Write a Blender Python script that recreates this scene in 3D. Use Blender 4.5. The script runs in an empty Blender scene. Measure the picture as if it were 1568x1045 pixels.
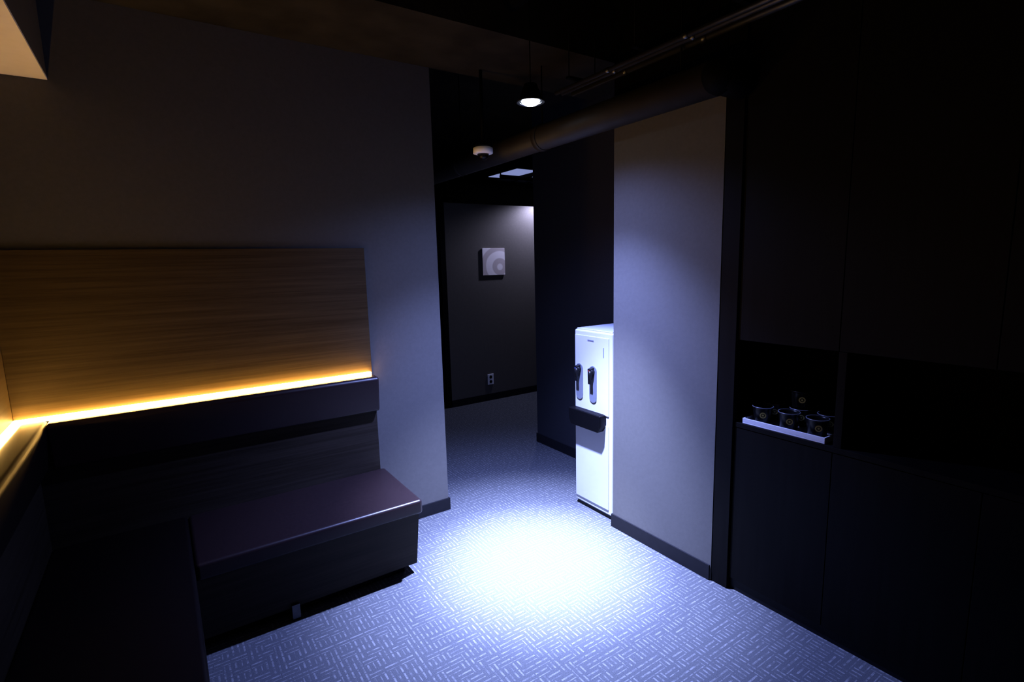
import bpy, bmesh, math
from mathutils import Vector, Matrix
S=bpy.context.scene
try:
    S.view_settings.view_transform='Standard'; S.view_settings.look='None'
except Exception as e: print("VT",e)

# ---------------------------------------------------------------- materials
def nodes(m):
    m.use_nodes=True; nt=m.node_tree
    return nt, nt.nodes["Principled BSDF"]
def mat(name,col,rough=.6,metal=0,var=.15,scale=30,bump=0,bscale=200,map_scale=(1,1,1),spec=.5,coat=0):
    m=bpy.data.materials.new(name); nt,b=nodes(m)
    b.inputs["Roughness"].default_value=rough; b.inputs["Metallic"].default_value=metal
    b.inputs["Specular IOR Level"].default_value=spec
    b.inputs["Coat Weight"].default_value=coat
    tc=nt.nodes.new("ShaderNodeTexCoord"); mp=nt.nodes.new("ShaderNodeMapping"); mp.inputs["Scale"].default_value=map_scale
    nt.links.new(tc.outputs["Object"],mp.inputs[0])
    n=nt.nodes.new("ShaderNodeTexNoise"); n.inputs["Scale"].default_value=scale; n.inputs["Detail"].default_value=4
    nt.links.new(mp.outputs[0],n.inputs["Vector"])
    r=nt.nodes.new("ShaderNodeValToRGB")
    r.color_ramp.elements[0].position=.3; r.color_ramp.elements[1].position=.7
    r.color_ramp.elements[0].color=(*[c*(1-var) for c in col],1); r.color_ramp.elements[1].color=(*[min(1,c*(1+var)) for c in col],1)
    nt.links.new(n.outputs["Fac"],r.inputs[0]); nt.links.new(r.outputs[0],b.inputs["Base Color"])
    if bump:
        n2=nt.nodes.new("ShaderNodeTexNoise"); n2.inputs["Scale"].default_value=bscale; nt.links.new(mp.outputs[0],n2.inputs["Vector"])
        bp=nt.nodes.new("ShaderNodeBump"); bp.inputs["Strength"].default_value=bump; bp.inputs["Distance"].default_value=.002
        nt.links.new(n2.outputs["Fac"],bp.inputs["Height"]); nt.links.new(bp.outputs[0],b.inputs["Normal"])
    return m
def emis(name,col,st):
    m=bpy.data.materials.new(name); nt,b=nodes(m)
    b.inputs["Base Color"].default_value=(*col,1); b.inputs["Emission Color"].default_value=(*col,1); b.inputs["Emission Strength"].default_value=st
    return m
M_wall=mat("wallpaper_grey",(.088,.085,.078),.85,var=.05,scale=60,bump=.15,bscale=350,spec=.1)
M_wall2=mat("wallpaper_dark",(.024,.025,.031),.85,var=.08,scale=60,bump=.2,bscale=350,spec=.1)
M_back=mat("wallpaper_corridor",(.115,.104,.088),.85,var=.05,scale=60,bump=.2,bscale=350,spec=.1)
M_ceil=mat("ceiling_black_paint",(.018,.015,.010),.8,var=.3,scale=6,bump=.3,bscale=40,spec=.05)
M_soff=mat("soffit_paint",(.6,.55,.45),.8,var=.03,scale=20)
M_soffd=mat("soffit_side_dark",(.03,.026,.02),.8,var=.1,scale=20)  # soffit sides, much darker than its underside
M_base=mat("baseboard_vinyl",(.008,.008,.010),.5,var=.1,spec=.15)
M_cab=mat("cabinet_black_laminate",(.0036,.0034,.0034),.55,var=.2,scale=3,map_scale=(20,20,1),spec=.05)
M_cabin=mat("niche_interior_black",(.001,.001,.001),.6,var=.1,spec=.02)
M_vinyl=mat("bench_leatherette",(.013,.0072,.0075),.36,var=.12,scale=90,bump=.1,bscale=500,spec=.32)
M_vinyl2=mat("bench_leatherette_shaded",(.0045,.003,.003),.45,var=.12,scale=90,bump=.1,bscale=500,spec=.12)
M_white=mat("white_plastic",(.48,.49,.54),.35,var=.01)
M_white2=mat("white_plastic_panel",(.43,.44,.50),.4,var=.01)
M_grey=mat("grey_plastic",(.12,.13,.16),.4,var=.03)
M_black=mat("black_plastic",(.004,.004,.005),.35,var=.05,spec=.18)
M_tray=mat("drip_tray_black",(.0016,.0016,.0022),.4,var=.05,spec=.1)
M_red=mat("red_plastic",(.15,.02,.02),.4,var=.03)
M_blue=mat("blue_plastic",(.02,.03,.12),.4,var=.03)
M_metal=mat("galvanised_steel",(.35,.36,.38),.3,metal=1,var=.15,scale=25)
M_dmetal=mat("dull_steel",(.12,.12,.13),.4,metal=1,var=.15,scale=25)
M_pipe=mat("painted_pipe",(.028,.024,.020),.5,var=.15,scale=10,spec=.25)
M_outlet=mat("ivory_plastic",(.9,.9,.9),.4,var=.01)
M_void=mat("door_black",(.0025,.0025,.003),.6,var=.1,spec=.03)

def wood(name,c1,c2,ms,rough=.5,spec=.3):
    m=bpy.data.materials.new(name); nt,b=nodes(m); b.inputs["Roughness"].default_value=rough
    b.inputs["Specular IOR Level"].default_value=spec
    tc=nt.nodes.new("ShaderNodeTexCoord"); mp=nt.nodes.new("ShaderNodeMapping"); mp.inputs["Scale"].default_value=ms
    nt.links.new(tc.outputs["Object"],mp.inputs[0])
    n=nt.nodes.new("ShaderNodeTexNoise"); n.inputs["Scale"].default_value=1.6; n.inputs["Detail"].default_value=8; n.inputs["Roughness"].default_value=.65
    nt.links.new(mp.outputs[0],n.inputs["Vector"])
    r=nt.nodes.new("ShaderNodeValToRGB"); r.color_ramp.elements[0].position=.32; r.color_ramp.elements[1].position=.68
    r.color_ramp.elements[0].color=(*c1,1); r.color_ramp.elements[1].color=(*c2,1)
    nt.links.new(n.outputs["Fac"],r.inputs[0]); nt.links.new(r.outputs[0],b.inputs["Base Color"])
    bp=nt.nodes.new("ShaderNodeBump"); bp.inputs["Strength"].default_value=.15; bp.inputs["Distance"].default_value=.001
    nt.links.new(n.outputs["Fac"],bp.inputs["Height"]); nt.links.new(bp.outputs[0],b.inputs["Normal"])
    return m
M_wood=wood("walnut_veneer",(.034,.021,.008),(.068,.046,.020),(1.0,1.0,38),spec=.15)
M_woodd=wood("dark_veneer",(.014,.011,.008),(.030,.024,.018),(1.2,1.2,45),spec=.1)

def carpet():
    m=bpy.data.materials.new("patterned_carpet"); nt,b=nodes(m); b.inputs["Roughness"].default_value=.95; b.inputs["Specular IOR Level"].default_value=.05
    N=nt.nodes.new; L=nt.links.new
    tc=N("ShaderNodeTexCoord"); sep=N("ShaderNodeSeparateXYZ"); L(tc.outputs["Object"],sep.inputs[0])
    def math_(op,a,bv=None):
        n=N("ShaderNodeMath"); n.operation=op
        for i,v in enumerate((a,bv)):
            if v is None: continue
            if isinstance(v,(int,float)): n.inputs[i].default_value=v
            else: L(v,n.inputs[i])
        return n.outputs[0]
    K=1/.021
    sx=math_('LESS_THAN',math_('FRACT',math_('MULTIPLY',sep.outputs[0],K)),.33)
    sy=math_('LESS_THAN',math_('FRACT',math_('MULTIPLY',sep.outputs[1],K)),.33)
    br=N("ShaderNodeTexBrick"); br.offset=.5; br.inputs["Scale"].default_value=1; br.inputs["Brick Width"].default_value=.063; br.inputs["Row Height"].default_value=.042
    br.inputs["Mortar Size"].default_value=.003; br.inputs["Mortar Smooth"].default_value=0
    br.inputs["Color1"].default_value=(0,0,0,1); br.inputs["Color2"].default_value=(1,1,1,1); br.inputs["Mortar"].default_value=(0,0,0,1)
    L(tc.outputs["Object"],br.inputs["Vector"])
    sel=math_('GREATER_THAN',br.outputs["Color"],.5)
    a=math_('MULTIPLY',sx,sel); c=math_('MULTIPLY',sy,math_('SUBTRACT',1.,sel))
    pat=math_('MULTIPLY',math_('ADD',a,c),math_('SUBTRACT',1.,br.outputs["Fac"]))
    nz=N("ShaderNodeTexNoise"); nz.inputs["Scale"].default_value=260; L(tc.outputs["Object"],nz.inputs["Vector"])
    nz2=N("ShaderNodeTexNoise"); nz2.inputs["Scale"].default_value=45; L(tc.outputs["Object"],nz2.inputs["Vector"])
    mix=N("ShaderNodeMixRGB"); mix.inputs[1].default_value=(.070,.074,.082,1); mix.inputs[2].default_value=(.170,.175,.182,1)
    nf=N("ShaderNodeMapRange"); nf.inputs[1].default_value=.38; nf.inputs[2].default_value=.62; nf.inputs[3].default_value=.1; nf.inputs[4].default_value=1
    L(nz2.outputs["Fac"],nf.inputs[0])
    L(math_('MULTIPLY',pat,nf.outputs[0]),mix.inputs[0])
    m2=N("ShaderNodeMixRGB"); m2.blend_type='MULTIPLY'; m2.inputs[0].default_value=.6
    rr=N("ShaderNodeValToRGB"); rr.color_ramp.elements[0].color=(.45,.45,.45,1); rr.color_ramp.elements[0].position=.3; rr.color_ramp.elements[1].position=.65
    L(nz.outputs["Fac"],rr.inputs[0]); L(mix.outputs[0],m2.inputs[1]); L(rr.outputs[0],m2.inputs[2]); L(m2.outputs[0],b.inputs["Base Color"])
    bp=N("ShaderNodeBump"); bp.inputs["Strength"].default_value=.5; bp.inputs["Distance"].default_value=.003
    L(nz.outputs["Fac"],bp.inputs["Height"]); L(bp.outputs[0],b.inputs["Normal"])
    return m
M_carpet=carpet()

# ---------------------------------------------------------------- geometry helpers
def add(name,bm,m,parent=None,smooth=False,bevel=0,seg=3):
    me=bpy.data.meshes.new(name); bmesh.ops.recalc_face_normals(bm,faces=bm.faces); bm.to_mesh(me); bm.free()
    o=bpy.data.objects.new(name,me); bpy.context.collection.objects.link(o)
    for x in (m if isinstance(m,list) else [m]): me.materials.append(x)
    if smooth:
        for p in me.polygons: p.use_smooth=True
    if bevel:
        md=o.modifiers.new("bevel",'BEVEL'); md.width=bevel; md.segments=seg; md.limit_method='ANGLE'; md.angle_limit=math.radians(40)
        for p in me.polygons: p.use_smooth=True
        w=o.modifiers.new("wn",'WEIGHTED_NORMAL')
    if parent: o.parent=parent
    return o
def bx(bm,lo,hi,mi=0):
    vs=[bm.verts.new((x,y,z)) for x in (lo[0],hi[0]) for y in (lo[1],hi[1]) for z in (lo[2],hi[2])]
    for f in ((0,1,3,2),(4,6,7,5),(0,4,5,1),(2,3,7,6),(0,2,6,4),(1,5,7,3)):
        fc=bm.faces.new([vs[i] for i in f]); fc.material_index=mi
def box(name,lo,hi,m,parent=None,bevel=0,seg=3):
    bm=bmesh.new(); bx(bm,lo,hi); return add(name,bm,m,parent,bevel=bevel,seg=seg)
def prism(name,prof,a0,a1,axis,m,parent=None,bevel=0,seg=3):
    bm=bmesh.new()
    def P(p,a):
        return {0:(a,p[0],p[1]),1:(p[0],a,p[1]),2:(p[0],p[1],a)}[axis]
    A=[bm.verts.new(P(p,a0)) for p in prof]; B=[bm.verts.new(P(p,a1)) for p in prof]
    bm.faces.new(A); bm.faces.new(B[::-1]); n=len(prof)
    for i in range(n): bm.faces.new((A[i],A[(i+1)%n],B[(i+1)%n],B[i]))
    return add(name,bm,m,parent,bevel=bevel,seg=seg)
def tube(bm,p,q,r,n=16,mi=0,r2=None,caps=True):
    p=Vector(p); q=Vector(q); d=(q-p).normalized(); u=d.orthogonal().normalized(); v=d.cross(u); r2=r if r2 is None else r2
    A=[bm.verts.new(p+(u*math.cos(t)+v*math.sin(t))*r) for t in [2*math.pi*i/n for i in range(n)]]
    B=[bm.verts.new(q+(u*math.cos(t)+v*math.sin(t))*r2) for t in [2*math.pi*i/n for i in range(n)]]
    for i in range(n):
        f=bm.faces.new((A[i],A[(i+1)%n],B[(i+1)%n],B[i])); f.material_index=mi; f.smooth=True
    if caps:
        for f in (bm.faces.new(A[::-1]),bm.faces.new(B)): f.material_index=mi
def lathe(bm,prof,c,n=32,mi=0,caps=True):
    rings=[]
    for r,z in prof:
        rings.append([bm.verts.new((c[0]+r*math.cos(2*math.pi*i/n),c[1]+r*math.sin(2*math.pi*i/n),c[2]+z)) for i in range(n)])
    for a,b in zip(rings,rings[1:]):
        for i in range(n):
            f=bm.faces.new((a[i],a[(i+1)%n],b[(i+1)%n],b[i])); f.material_index=mi; f.smooth=True
    if caps:
        f=bm.faces.new(rings[0]); f.material_index=mi
        f=bm.faces.new(rings[-1]); f.material_index=mi
def empty(name):
    o=bpy.data.objects.new(name,None); bpy.context.collection.objects.link(o); return o

# ---------------------------------------------------------------- room shell
YW=2.953; XL=-.575; XC=2.145; XD=2.70; YB=5.145; ZC=3.1
e=.003
box("floor",(-.8,-1.5,-.1),(6.6,7.7,0),M_carpet)
box("ceiling",(-.8,-1.5,ZC),(6.6,7.7,ZC+.1),M_ceil)
box("wall_left",(XL-.12,-1.4,0),(XL-e,YW+.12,ZC),M_wall)
box("wall_bench",(XL-e,YW+e,0),(1.447,YW+.12,ZC),M_wall)
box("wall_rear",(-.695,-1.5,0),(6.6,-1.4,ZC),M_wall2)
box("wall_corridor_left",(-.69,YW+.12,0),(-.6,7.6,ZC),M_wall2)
box("wall_column",(XC,1.47,0),(XD,2.15,2.36),M_wall)
box("column_top_shade",(XC,1.47,2.36),(XD,2.15,ZC),M_void)  # upper column in near-black, the shade above the pipe put into its colour
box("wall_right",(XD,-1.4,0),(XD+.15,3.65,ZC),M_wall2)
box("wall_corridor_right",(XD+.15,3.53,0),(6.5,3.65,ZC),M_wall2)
box("wall_partition",(2.62,YB,0),(6.5,YB+.1,2.25),M_back)
box("wall_far",(-.8,7.6,0),(6.6,7.7,ZC),M_ceil)
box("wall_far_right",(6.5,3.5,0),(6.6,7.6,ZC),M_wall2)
d=empty("door_1")
box("door_leaf",(1.66,YB+.02,0),(2.56,YB+.06,2.2),M_void,d)
bm=bmesh.new(); bx(bm,(1.6,YB,0),(1.66,YB+.1,2.25)); bx(bm,(2.56,YB,0),(2.62,YB+.1,2.25)); bx(bm,(1.66,YB,2.2),(2.56,YB+.1,2.25)); add("door_frame",bm,M_void,d)
bm=bmesh.new(); tube(bm,(1.74,YB+.02,1.0),(1.74,YB-.04,1.0),.01); tube(bm,(1.74,YB-.04,1.0),(1.86,YB-.04,1.0),.01); add("door_handle",bm,M_black,d)
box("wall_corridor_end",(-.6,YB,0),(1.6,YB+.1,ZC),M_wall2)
box("beam_ceiling",(XL,2.35,2.735),(XD,YW,ZC),M_ceil)
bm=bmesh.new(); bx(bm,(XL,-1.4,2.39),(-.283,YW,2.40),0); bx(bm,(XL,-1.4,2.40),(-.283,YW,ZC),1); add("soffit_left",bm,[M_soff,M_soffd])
T=.008
bm=bmesh.new(); bx(bm,(1.0,YW-T,0),(1.447+T,YW+e,.08)); bx(bm,(1.447,YW,0),(1.447+T,YW+.12,.08)); add("baseboard_bench",bm,M_base)
bm=bmesh.new(); bx(bm,(XC-T,1.475,0),(XC,2.15+T,.08)); bx(bm,(XC,2.15,0),(XD,2.15+T,.08)); add("baseboard_column",bm,M_base)
bm=bmesh.new(); bx(bm,(XD-T,2.16,0),(XD,3.65+T,.08)); bx(bm,(XD,3.65,0),(6.5,3.65+T,.08)); add("baseboard_right",bm,M_base)
box("baseboard_partition",(2.62,YB-T,0),(6.5,YB,.08),M_base)

# ---------------------------------------------------------------- bench
b=empty("corner_bench")
box("wood_panel_long",(XL+.02,YW-.02,.94),(.985,YW,1.702),M_wood,b,bevel=.002)
box("wood_panel_side",(XL,.2,.94),(XL+.02,YW-.02,1.702),M_wood,b,bevel=.002)
box("carcass_long",(XL,YW-.085,.36),(.975,YW,.965),M_woodd,b)
box("carcass_side",(XL,.2,.36),(XL+.085,YW-.085,.965),M_woodd,b)
prism("backrest_long",[(2.905,.785),(2.905,.985),(2.825,.985),(2.812,.97),(2.83,.785)],-.44,.982,0,M_vinyl,b,bevel=.012)
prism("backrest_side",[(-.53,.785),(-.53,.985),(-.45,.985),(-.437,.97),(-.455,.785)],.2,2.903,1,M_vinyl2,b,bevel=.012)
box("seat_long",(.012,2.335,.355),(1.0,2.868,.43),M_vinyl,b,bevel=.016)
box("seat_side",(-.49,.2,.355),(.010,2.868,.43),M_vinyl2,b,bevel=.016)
prism("seat_box_long",[(2.352,.355),(2.41,.055),(2.95,.055),(2.95,.355)],-.05,.982,0,M_woodd,b)
prism("seat_box_side",[(-.008,.355),(-.065,.055),(XL,.055),(XL,.355)],.2,2.95,1,M_woodd,b)
bm=bmesh.new(); bx(bm,(-.11,2.46,0),(.93,2.95,.055)); bx(bm,(XL,.22,0),(-.11,2.95,.055)); add("toe_kick",bm,M_void,b)
bm=bmesh.new(); bx(bm,(.36,2.392,.0),(.395,2.402,.075)); bx(bm,(.36,2.392,0),(.395,2.46,.008)); add("steel_foot_bracket",bm,M_dmetal,b,bevel=.001)
M_led=emis("led_warm",(1,.55,.13),84)
M_led2=emis("led_warm_side",(1,.55,.13),34)
box("led_strip_long",(XL+.022,YW-.044,.982),(.972,YW-.022,.997),M_led,b)
box("led_strip_side",(XL+.022,.2,.982),(XL+.043,YW-.046,.997),M_led2,b)
bm=bmesh.new(); bx(bm,(XL+.045,YW-.048,.96),(.972,YW-.021,.9815)); bx(bm,(XL+.021,.2,.96),(XL+.048,YW-.048,.9815)); add("led_channel",bm,M_metal,b)

# ---------------------------------------------------------------- cabinet
c=empty("built_in_cabinet")
XF=2.160; g=.0015
bm=bmesh.new()
bx(bm,(XF+.40,-1.4,0),(XD-.002,1.468,ZC)); bx(bm,(XF+.02,-1.4,1.235),(XF+.40,1.468,ZC)); bx(bm,(XF+.02,-1.4,.0),(XF+.40,1.468,.83))
bx(bm,(XF+.02,1.375,.83),(XF+.40,1.468,1.235)); bx(bm,(XF+.02,.92,.83),(XF+.40,.955,1.235)); bx(bm,(XF+.02,-1.4,.83),(XF+.40,.03,1.235))
add("carcass",bm,M_cabin,c)
box("filler_strip",(XF-.012,1.383,.0),(XF+.02,1.468,ZC),M_cab,c,bevel=.001)
seams=[1.379,.952,.49,.03,-.43,-.89,-1.39]
for i in range(len(seams)-1):
    y1,y0=seams[i]-g,seams[i+1]+g
    box("upper_door_%d"%(i+1),(XF,y0,1.228),(XF+.02,y1,ZC-.01),M_cab,c,bevel=.001,seg=1)
    box("lower_door_%d"%(i+1),(XF,y0,.06),(XF+.02,y1,.817),M_cab,c,bevel=.001,seg=1)
box("counter_edge",(XF-.002,-1.39,.82),(XF+.02,1.379,.842),M_cab,c,bevel=.001,seg=1)
box("mullion",(XF,.922,.842),(XF+.02,.952,1.226),M_cab,c,bevel=.001,seg=1)
box("panel_mid",(XF,-1.39,.845),(XF+.02,.027,1.224),M_cab,c)
box("niche_floor",(XF+.02,.03,.830),(XF+.40,1.375,.842),M_cab,c)
box("plinth",(XF+.012,-1.39,0),(XF+.02,1.379,.06),M_black,c)

# ---------------------------------------------------------------- tray with cups
t=empty("serving_tray")
bm=bmesh.new()
x0,x1,y0,y1,zt=XF+.005,XF+.26,.985,1.345,.8425
bx(bm,(x0,y0,zt),(x1,y1,zt+.006))
for lo,hi in (((x0,y0,zt+.006),(x0+.006,y1,zt+.026)),((x1-.006,y0,zt+.006),(x1,y1,zt+.026)),((x0+.006,y0,zt+.006),(x1-.006,y0+.006,zt+.026)),((x0+.006,y1-.006,zt+.006),(x1-.006,y1,zt+.026))): bx(bm,lo,hi)
add("tray",bm,M_white,t,bevel=.0015)
M_cup=mat("cup_black_glaze",(.003,.003,.003),.3,var=.1,spec=.10)
M_rim=mat("cup_rim",(.11,.12,.16),.3,var=.05)
M_logo=mat("cup_emblem",(.28,.27,.09),.5,var=.1)
def cup(cx,cy,cz,name,rim=1):
    bm=bmesh.new()
    lathe(bm,[(.032,0),(.035,.003),(.041,.068),(.0435,.076),(.0445,.077),(.0445,.079),(.042,.079),(.038,.07),(.030,.008),(.002,.006)],(cx,cy,cz),28,0)
    for f in bm.faces:
        z=f.calc_center_median().z-cz
        if z>.0768: f.material_index=rim
    ang=math.radians(212); d=Vector((math.cos(ang),math.sin(ang),0)); r=.0385
    o=Vector((cx,cy,cz+.044))+d*r; u=Vector((-d.y,d.x,0)); v=Vector((0,0,1)); n=20
    for (ra,rb) in ((.0135,.0085),(.0045,.0)):
        A=[bm.verts.new(o+d*.0018+(u*math.cos(k)+v*math.sin(k))*ra) for k in [2*math.pi*i/n for i in range(n)]]
        if rb:
            B=[bm.verts.new(o+d*.0018+(u*math.cos(k)+v*math.sin(k))*rb) for k in [2*math.pi*i/n for i in range(n)]]
            for i in range(n):
                f=bm.faces.new((A[i],A[(i+1)%n],B[(i+1)%n],B[i])); f.material_index=2
        else:
            f=bm.faces.new(A); f.material_index=2
    add(name,bm,[M_cup,M_rim,M_logo],t)
k=1
for xx in (x0+.06,x0+.155):
    for yy in (1.045,1.165,1.285):
        cup(xx,yy,zt+.0062,"cup_%d"%k); k+=1
cup(x0+.155,1.165,zt+.0062+.0795,"cup_7",0)

# ---------------------------------------------------------------- water dispenser
w=empty("water_dispenser")
wx=2.183; ya,yb=2.195,2.535
box("body",(wx,ya,.025),(2.66,yb,1.172),M_white,w,bevel=.012,seg=4)
box("base",(wx+.012,ya+.01,0),(2.65,yb-.01,.03),M_black,w,bevel=.003)
box("front_panel_upper",(wx-.006,ya+.028,.66),(wx+.002,yb-.01,1.14),M_white2,w,bevel=.005)
box("front_panel_lower",(wx-.006,ya+.028,.06),(wx+.002,yb-.01,.60),M_white2,w,bevel=.005)
box("top_lid",(wx+.01,ya+.012,1.170),(2.645,yb-.012,1.180),M_white,w,bevel=.004)
for i,(yy,mc) in enumerate(((2.480,M_blue),(2.355,M_red))):
    pr=[]
    for a in range(0,181,15):
        pr.append((yy+.031*math.cos(math.radians(a)),.925+.031*math.sin(math.radians(a))))
    pr+= [(yy-.031,.765)]+[(yy+.031*math.cos(math.radians(a)),.752+.028*math.sin(math.radians(a))) for a in range(200,341,20)]+[(yy+.031,.765)]
    prism("tap_plate_%d"%(i+1),pr,wx-.011,wx-.005,0,M_grey,w)
    bm=bmesh.new()
    tube(bm,(wx-.005,yy,.920),(wx-.035,yy,.920),.019,16,0); tube(bm,(wx-.032,yy,.928),(wx-.032,yy,.875),.016,16,0,.010)
    add("tap_spout_%d"%(i+1),bm,M_black,w)
    prism("tap_lever_%d"%(i+1),[(wx-.043,.942),(wx-.01,.948),(wx-.01,.925),(wx-.038,.92),(wx-.034,.845),(wx-.040,.845)],yy-.013,yy+.013,1,M_black,w,bevel=.002)
    box("tap_button_%d"%(i+1),(wx-.046,yy-.007,.925),(wx-.040,yy+.007,.933),mc,w)
prism("drip_tray",[(yb-.002,.668),(yb-.002,.60),(yb-.022,.560),(ya+.07,.560),(ya+.050,.60),(ya+.050,.668)],wx-.058,wx-.004,0,M_tray,w,bevel=.006)
bm=bmesh.new()
for i in range(6): bx(bm,(wx-.052+i*.008,ya+.065,.667),(wx-.049+i*.008,yb-.016,.670))
add("drip_grille",bm,M_black,w)
box("name_label",(wx-.0075,2.35,1.108),(wx-.0055,2.405,1.116),M_grey,w)
box("status_label",(wx-.0075,2.262,1.02),(wx-.0055,2.267,1.08),M_grey,w)
bm=bmesh.new(); tube(bm,(2.66,2.36,.3),(XD-.002,2.36,.3),.012); add("supply_hose",bm,M_grey,w)

# ---------------------------------------------------------------- picture and outlet
def art():
    m=bpy.data.materials.new("abstract_print"); nt,b_=nodes(m); b_.inputs["Roughness"].default_value=.7
    tc=nt.nodes.new("ShaderNodeTexCoord"); mp=nt.nodes.new("ShaderNodeMapping"); mp.inputs["Location"].default_value=(-3.30,-YB,-1.55)
    nt.links.new(tc.outputs["Object"],mp.inputs[0])
    wv=nt.nodes.new("ShaderNodeTexWave"); wv.wave_type='RINGS'; wv.rings_direction='SPHERICAL'; wv.inputs["Scale"].default_value=2.2; wv.inputs["Distortion"].default_value=1.5; wv.inputs["Detail"].default_value=1
    nt.links.new(mp.outputs[0],wv.inputs["Vector"])
    r=nt.nodes.new("ShaderNodeValToRGB"); r.color_ramp.elements[0].color=(1,.93,.88,1); r.color_ramp.elements[1].color=(.62,.54,.50,1)
    r.color_ramp.elements[0].position=.5; r.color_ramp.elements[1].position=.75
    nt.links.new(wv.outputs["Fac"],r.inputs[0]); nt.links.new(r.outputs[0],b_.inputs["Base Color"]); return m
p=empty("wall_picture")
box("canvas",(3.072,YB-.014,1.464),(3.370,YB-.004,1.768),art(),p,bevel=.001)
box("backing_frame",(3.085,YB-.004,1.477),(3.357,YB-.0005,1.755),M_black,p)
o=empty("wall_outlet")
box("cover_plate",(3.092,YB-.01,.19),(3.172,YB-.0005,.315),M_outlet,o,bevel=.003)
bm=bmesh.new()
for z in (.225,.28): tube(bm,(3.132,YB-.0125,z),(3.132,YB-.009,z),.019,20)
add("sockets",bm,M_black,o)

# ---------------------------------------------------------------- ceiling services
q=empty("pendant_downlight")
LX,LY,LZ=1.560,2.115,2.35
bm=bmesh.new()
lathe(bm,[(.008,.085),(.030,.08),(.042,.05),(.054,.010),(.056,.004),(.050,.004),(.046,.014),(.002,.016)],(LX,LY,LZ),40)
add("shade",bm,M_void,q)
bm=bmesh.new(); tube(bm,(LX,LY,LZ+.08),(LX,LY,ZC-.02),.003,10); lathe(bm,[(.05,-.02),(.05,0)],(LX,LY,ZC),28); add("stem",bm,M_void,q)
bm=bmesh.new(); lathe(bm,[(.008,-.016),(.026,-.013),(.038,-.006),(.045,.004),(.045,.013)],(LX,LY,LZ),32); add("lamp_face",bm,emis("lamp_cool_white",(.70,.80,1),30),q)
bm=bmesh.new(); lathe(bm,[(.066,-.002),(.066,.005),(.052,.005),(.052,-.002),(.066,-.002)],(LX,LY,LZ),40,caps=False); add("trim_ring",bm,M_metal,q)

q=empty("dome_security_camera")
DX,DY,DZ=1.725,2.835,2.255
bm=bmesh.new(); lathe(bm,[(.048,.0),(.060,.004),(.060,.034),(.050,.040)],(DX,DY,DZ),32); add("housing",bm,M_outlet,q)
bm=bmesh.new(); lathe(bm,[(.004,-.036),(.018,-.032),(.03,-.02),(.036,0)],(DX,DY,DZ),32); add("lens_dome",bm,M_black,q)
bm=bmesh.new(); tube(bm,(DX,DY,DZ+.038),(DX,DY,2.735),.010,12); lathe(bm,[(.06,.040),(.06,.05)],(DX,DY,DZ),24); add("mount_pole",bm,M_void,q)

bm=bmesh.new(); R=.072; zc_=2.332; xp=2.0
tube(bm,(xp,1.42,zc_),(xp,5.9,zc_),R,28)
tube(bm,(xp-.02,1.40,zc_),(2.146,1.40,zc_),R-.003,28,1)  # elbow in near-black, lack of light at this end put into its colour
lathe(bm,[(R*math.cos(math.radians(a))+.0005,R*math.sin(math.radians(a))) for a in range(-90,91,15)],(xp-.01,1.405,zc_),28,1)
for y in (2.6,3.6,4.5): tube(bm,(xp,y-.02,zc_),(xp,y+.02,zc_),R+.005,28)
for y in (1.6,2.6,3.6,4.5): tube(bm,(xp,y,zc_+R-.002),(xp,y,ZC if not 2.35<y<2.95 else 2.735),.004,8,1)
add("ceiling_pipe",bm,[M_pipe,M_void])
bm=bmesh.new()
for xx,zz,r in ((1.90,2.50,.011),(1.945,2.505,.011),(2.02,2.515,.014)):
    tube(bm,(xx,-1.4,zz),(xx,2.345,zz),r,12,0)
    for y in (.5,.95,1.5,1.95): tube(bm,(xx,y-.015,zz),(xx,y+.015,zz),r+.003,12,0)
for y in (-.5,.25,.75,1.25,1.75,2.2):
    bx(bm,(1.86,y-.012,2.53),(2.06,y+.012,2.54),1); tube(bm,(1.87,y,2.54),(1.87,y,ZC),.003,8,1); tube(bm,(2.05,y,2.54),(2.05,y,ZC),.003,8,1)
add("electrical_conduit",bm,[M_dmetal,M_void])
bm=bmesh.new()
tube(bm,(1.62,-1.4,2.90),(1.62,2.35,2.90),.05,24)
for y in (-.5,.5,1.5,2.25): tube(bm,(1.62,y,2.94),(1.62,y,ZC),.004,8)
add("sprinkler_pipe",bm,M_void)

q=empty("ceiling_light_panel")
box("diffuser",(4.42,6.35,2.93),(6.0,7.2,2.95),emis("panel_cool",(.42,.50,1),.5),q)
bm=bmesh.new()
bx(bm,(4.38,6.31,2.92),(6.04,6.35,3.1)); bx(bm,(4.38,7.2,2.92),(6.04,7.24,3.1)); bx(bm,(4.38,6.35,2.92),(4.42,7.2,3.1)); bx(bm,(6.0,6.35,2.92),(6.04,7.2,3.1))
for x in (4.7,5.0,5.3,5.6): bx(bm,(x,6.3,2.84),(x+.05,7.25,2.89))
tube(bm,(4.3,6.6,2.84),(6.1,6.6,2.84),.03,10); tube(bm,(4.3,6.95,2.84),(6.1,6.95,2.84),.03,10)
for x,y in ((4.3,6.6),(6.1,6.6),(4.3,6.95),(6.1,6.95)): tube(bm,(x,y,2.82),(x,y,ZC),.01,8)
add("grid_bars",bm,M_void,q)

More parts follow.
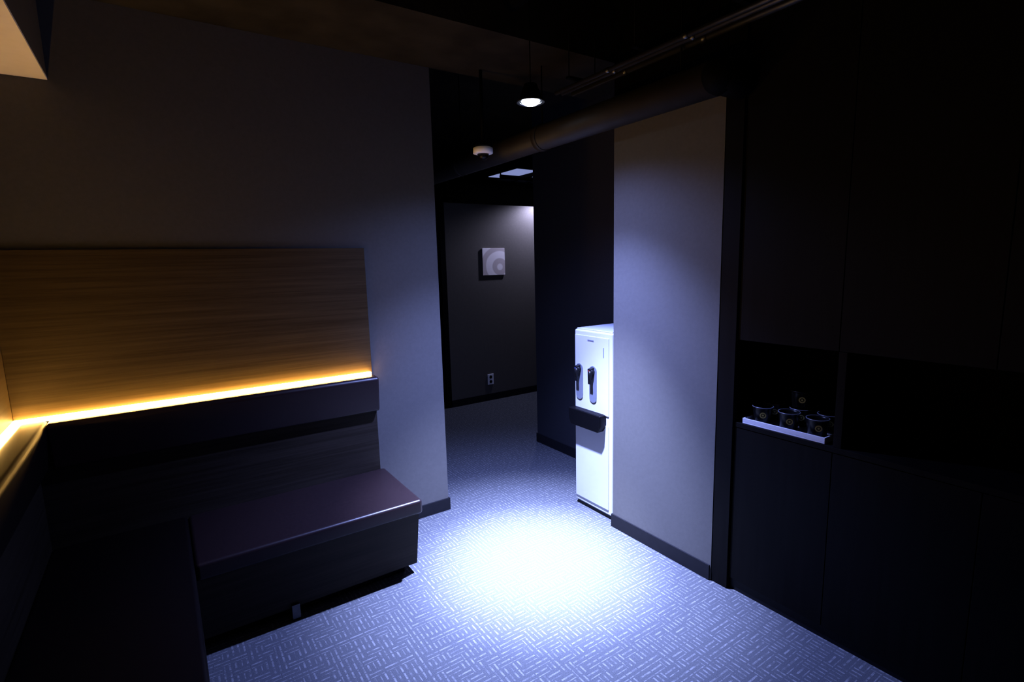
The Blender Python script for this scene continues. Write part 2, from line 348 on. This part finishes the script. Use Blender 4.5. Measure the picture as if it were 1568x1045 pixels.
# ---------------------------------------------------------------- lights
def spot(name,loc,w_,size,blend,col,r=.03,tgt=None):
    l=bpy.data.lights.new(name,'SPOT'); l.energy=w_; l.spot_size=math.radians(size); l.spot_blend=blend; l.color=col; l.shadow_soft_size=r
    ob=bpy.data.objects.new(name,l); bpy.context.collection.objects.link(ob); ob.location=loc
    if tgt is not None: ob.rotation_euler=(Vector(tgt)-Vector(loc)).to_track_quat('-Z','Y').to_euler()
    return ob
COOL=(.28,.36,1)
spot("downlight_core",(LX,LY,LZ-.05),3600,36,1,(.52,.60,1),.03)
spot("downlight_beam",(LX,LY,LZ-.05),2600,60,1,(.42,.50,1),.03)
spot("downlight_mid",(LX,LY,LZ-.05),760,98,1,COOL,.03)
spot("downlight_spill",(LX,LY,LZ-.05),88,148,.85,COOL,.03)
q=empty("corridor_downlight")
CX,CY,CZ=3.85,4.93,2.36
bm=bmesh.new(); lathe(bm,[(.05,.12),(.055,0),(.04,.0),(.038,.02),(.002,.02)],(CX,CY,CZ),28); tube(bm,(CX,CY,CZ+.11),(CX,CY,ZC),.006,8); add("can",bm,M_black,q)
spot("corridor_beam",(CX,CY,CZ-.01),62,168,.6,(.56,.58,1),.03)

W=bpy.data.worlds.new("world"); S.world=W; W.use_nodes=True
W.node_tree.nodes["Background"].inputs[0].default_value=(.5,.45,.5,1); W.node_tree.nodes["Background"].inputs[1].default_value=.002

# ---------------------------------------------------------------- camera
yaw,pitch,roll=math.radians(33.85),math.radians(8.52),math.radians(-1.46)
fw=Vector((math.sin(yaw)*math.cos(pitch),math.cos(yaw)*math.cos(pitch),-math.sin(pitch)))
rt=Vector((math.cos(yaw),-math.sin(yaw),0)); up=rt.cross(fw)
r2=rt*math.cos(roll)+up*math.sin(roll); u2=-rt*math.sin(roll)+up*math.cos(roll)
cam=bpy.data.cameras.new("camera"); cam.lens=802.7/1568*36; cam.sensor_width=36; cam.clip_start=.02
co=bpy.data.objects.new("camera",cam); bpy.context.collection.objects.link(co)
M=Matrix((r2,u2,-fw)).transposed().to_4x4(); M.translation=(0,0,1.6); co.matrix_world=M
S.camera=co
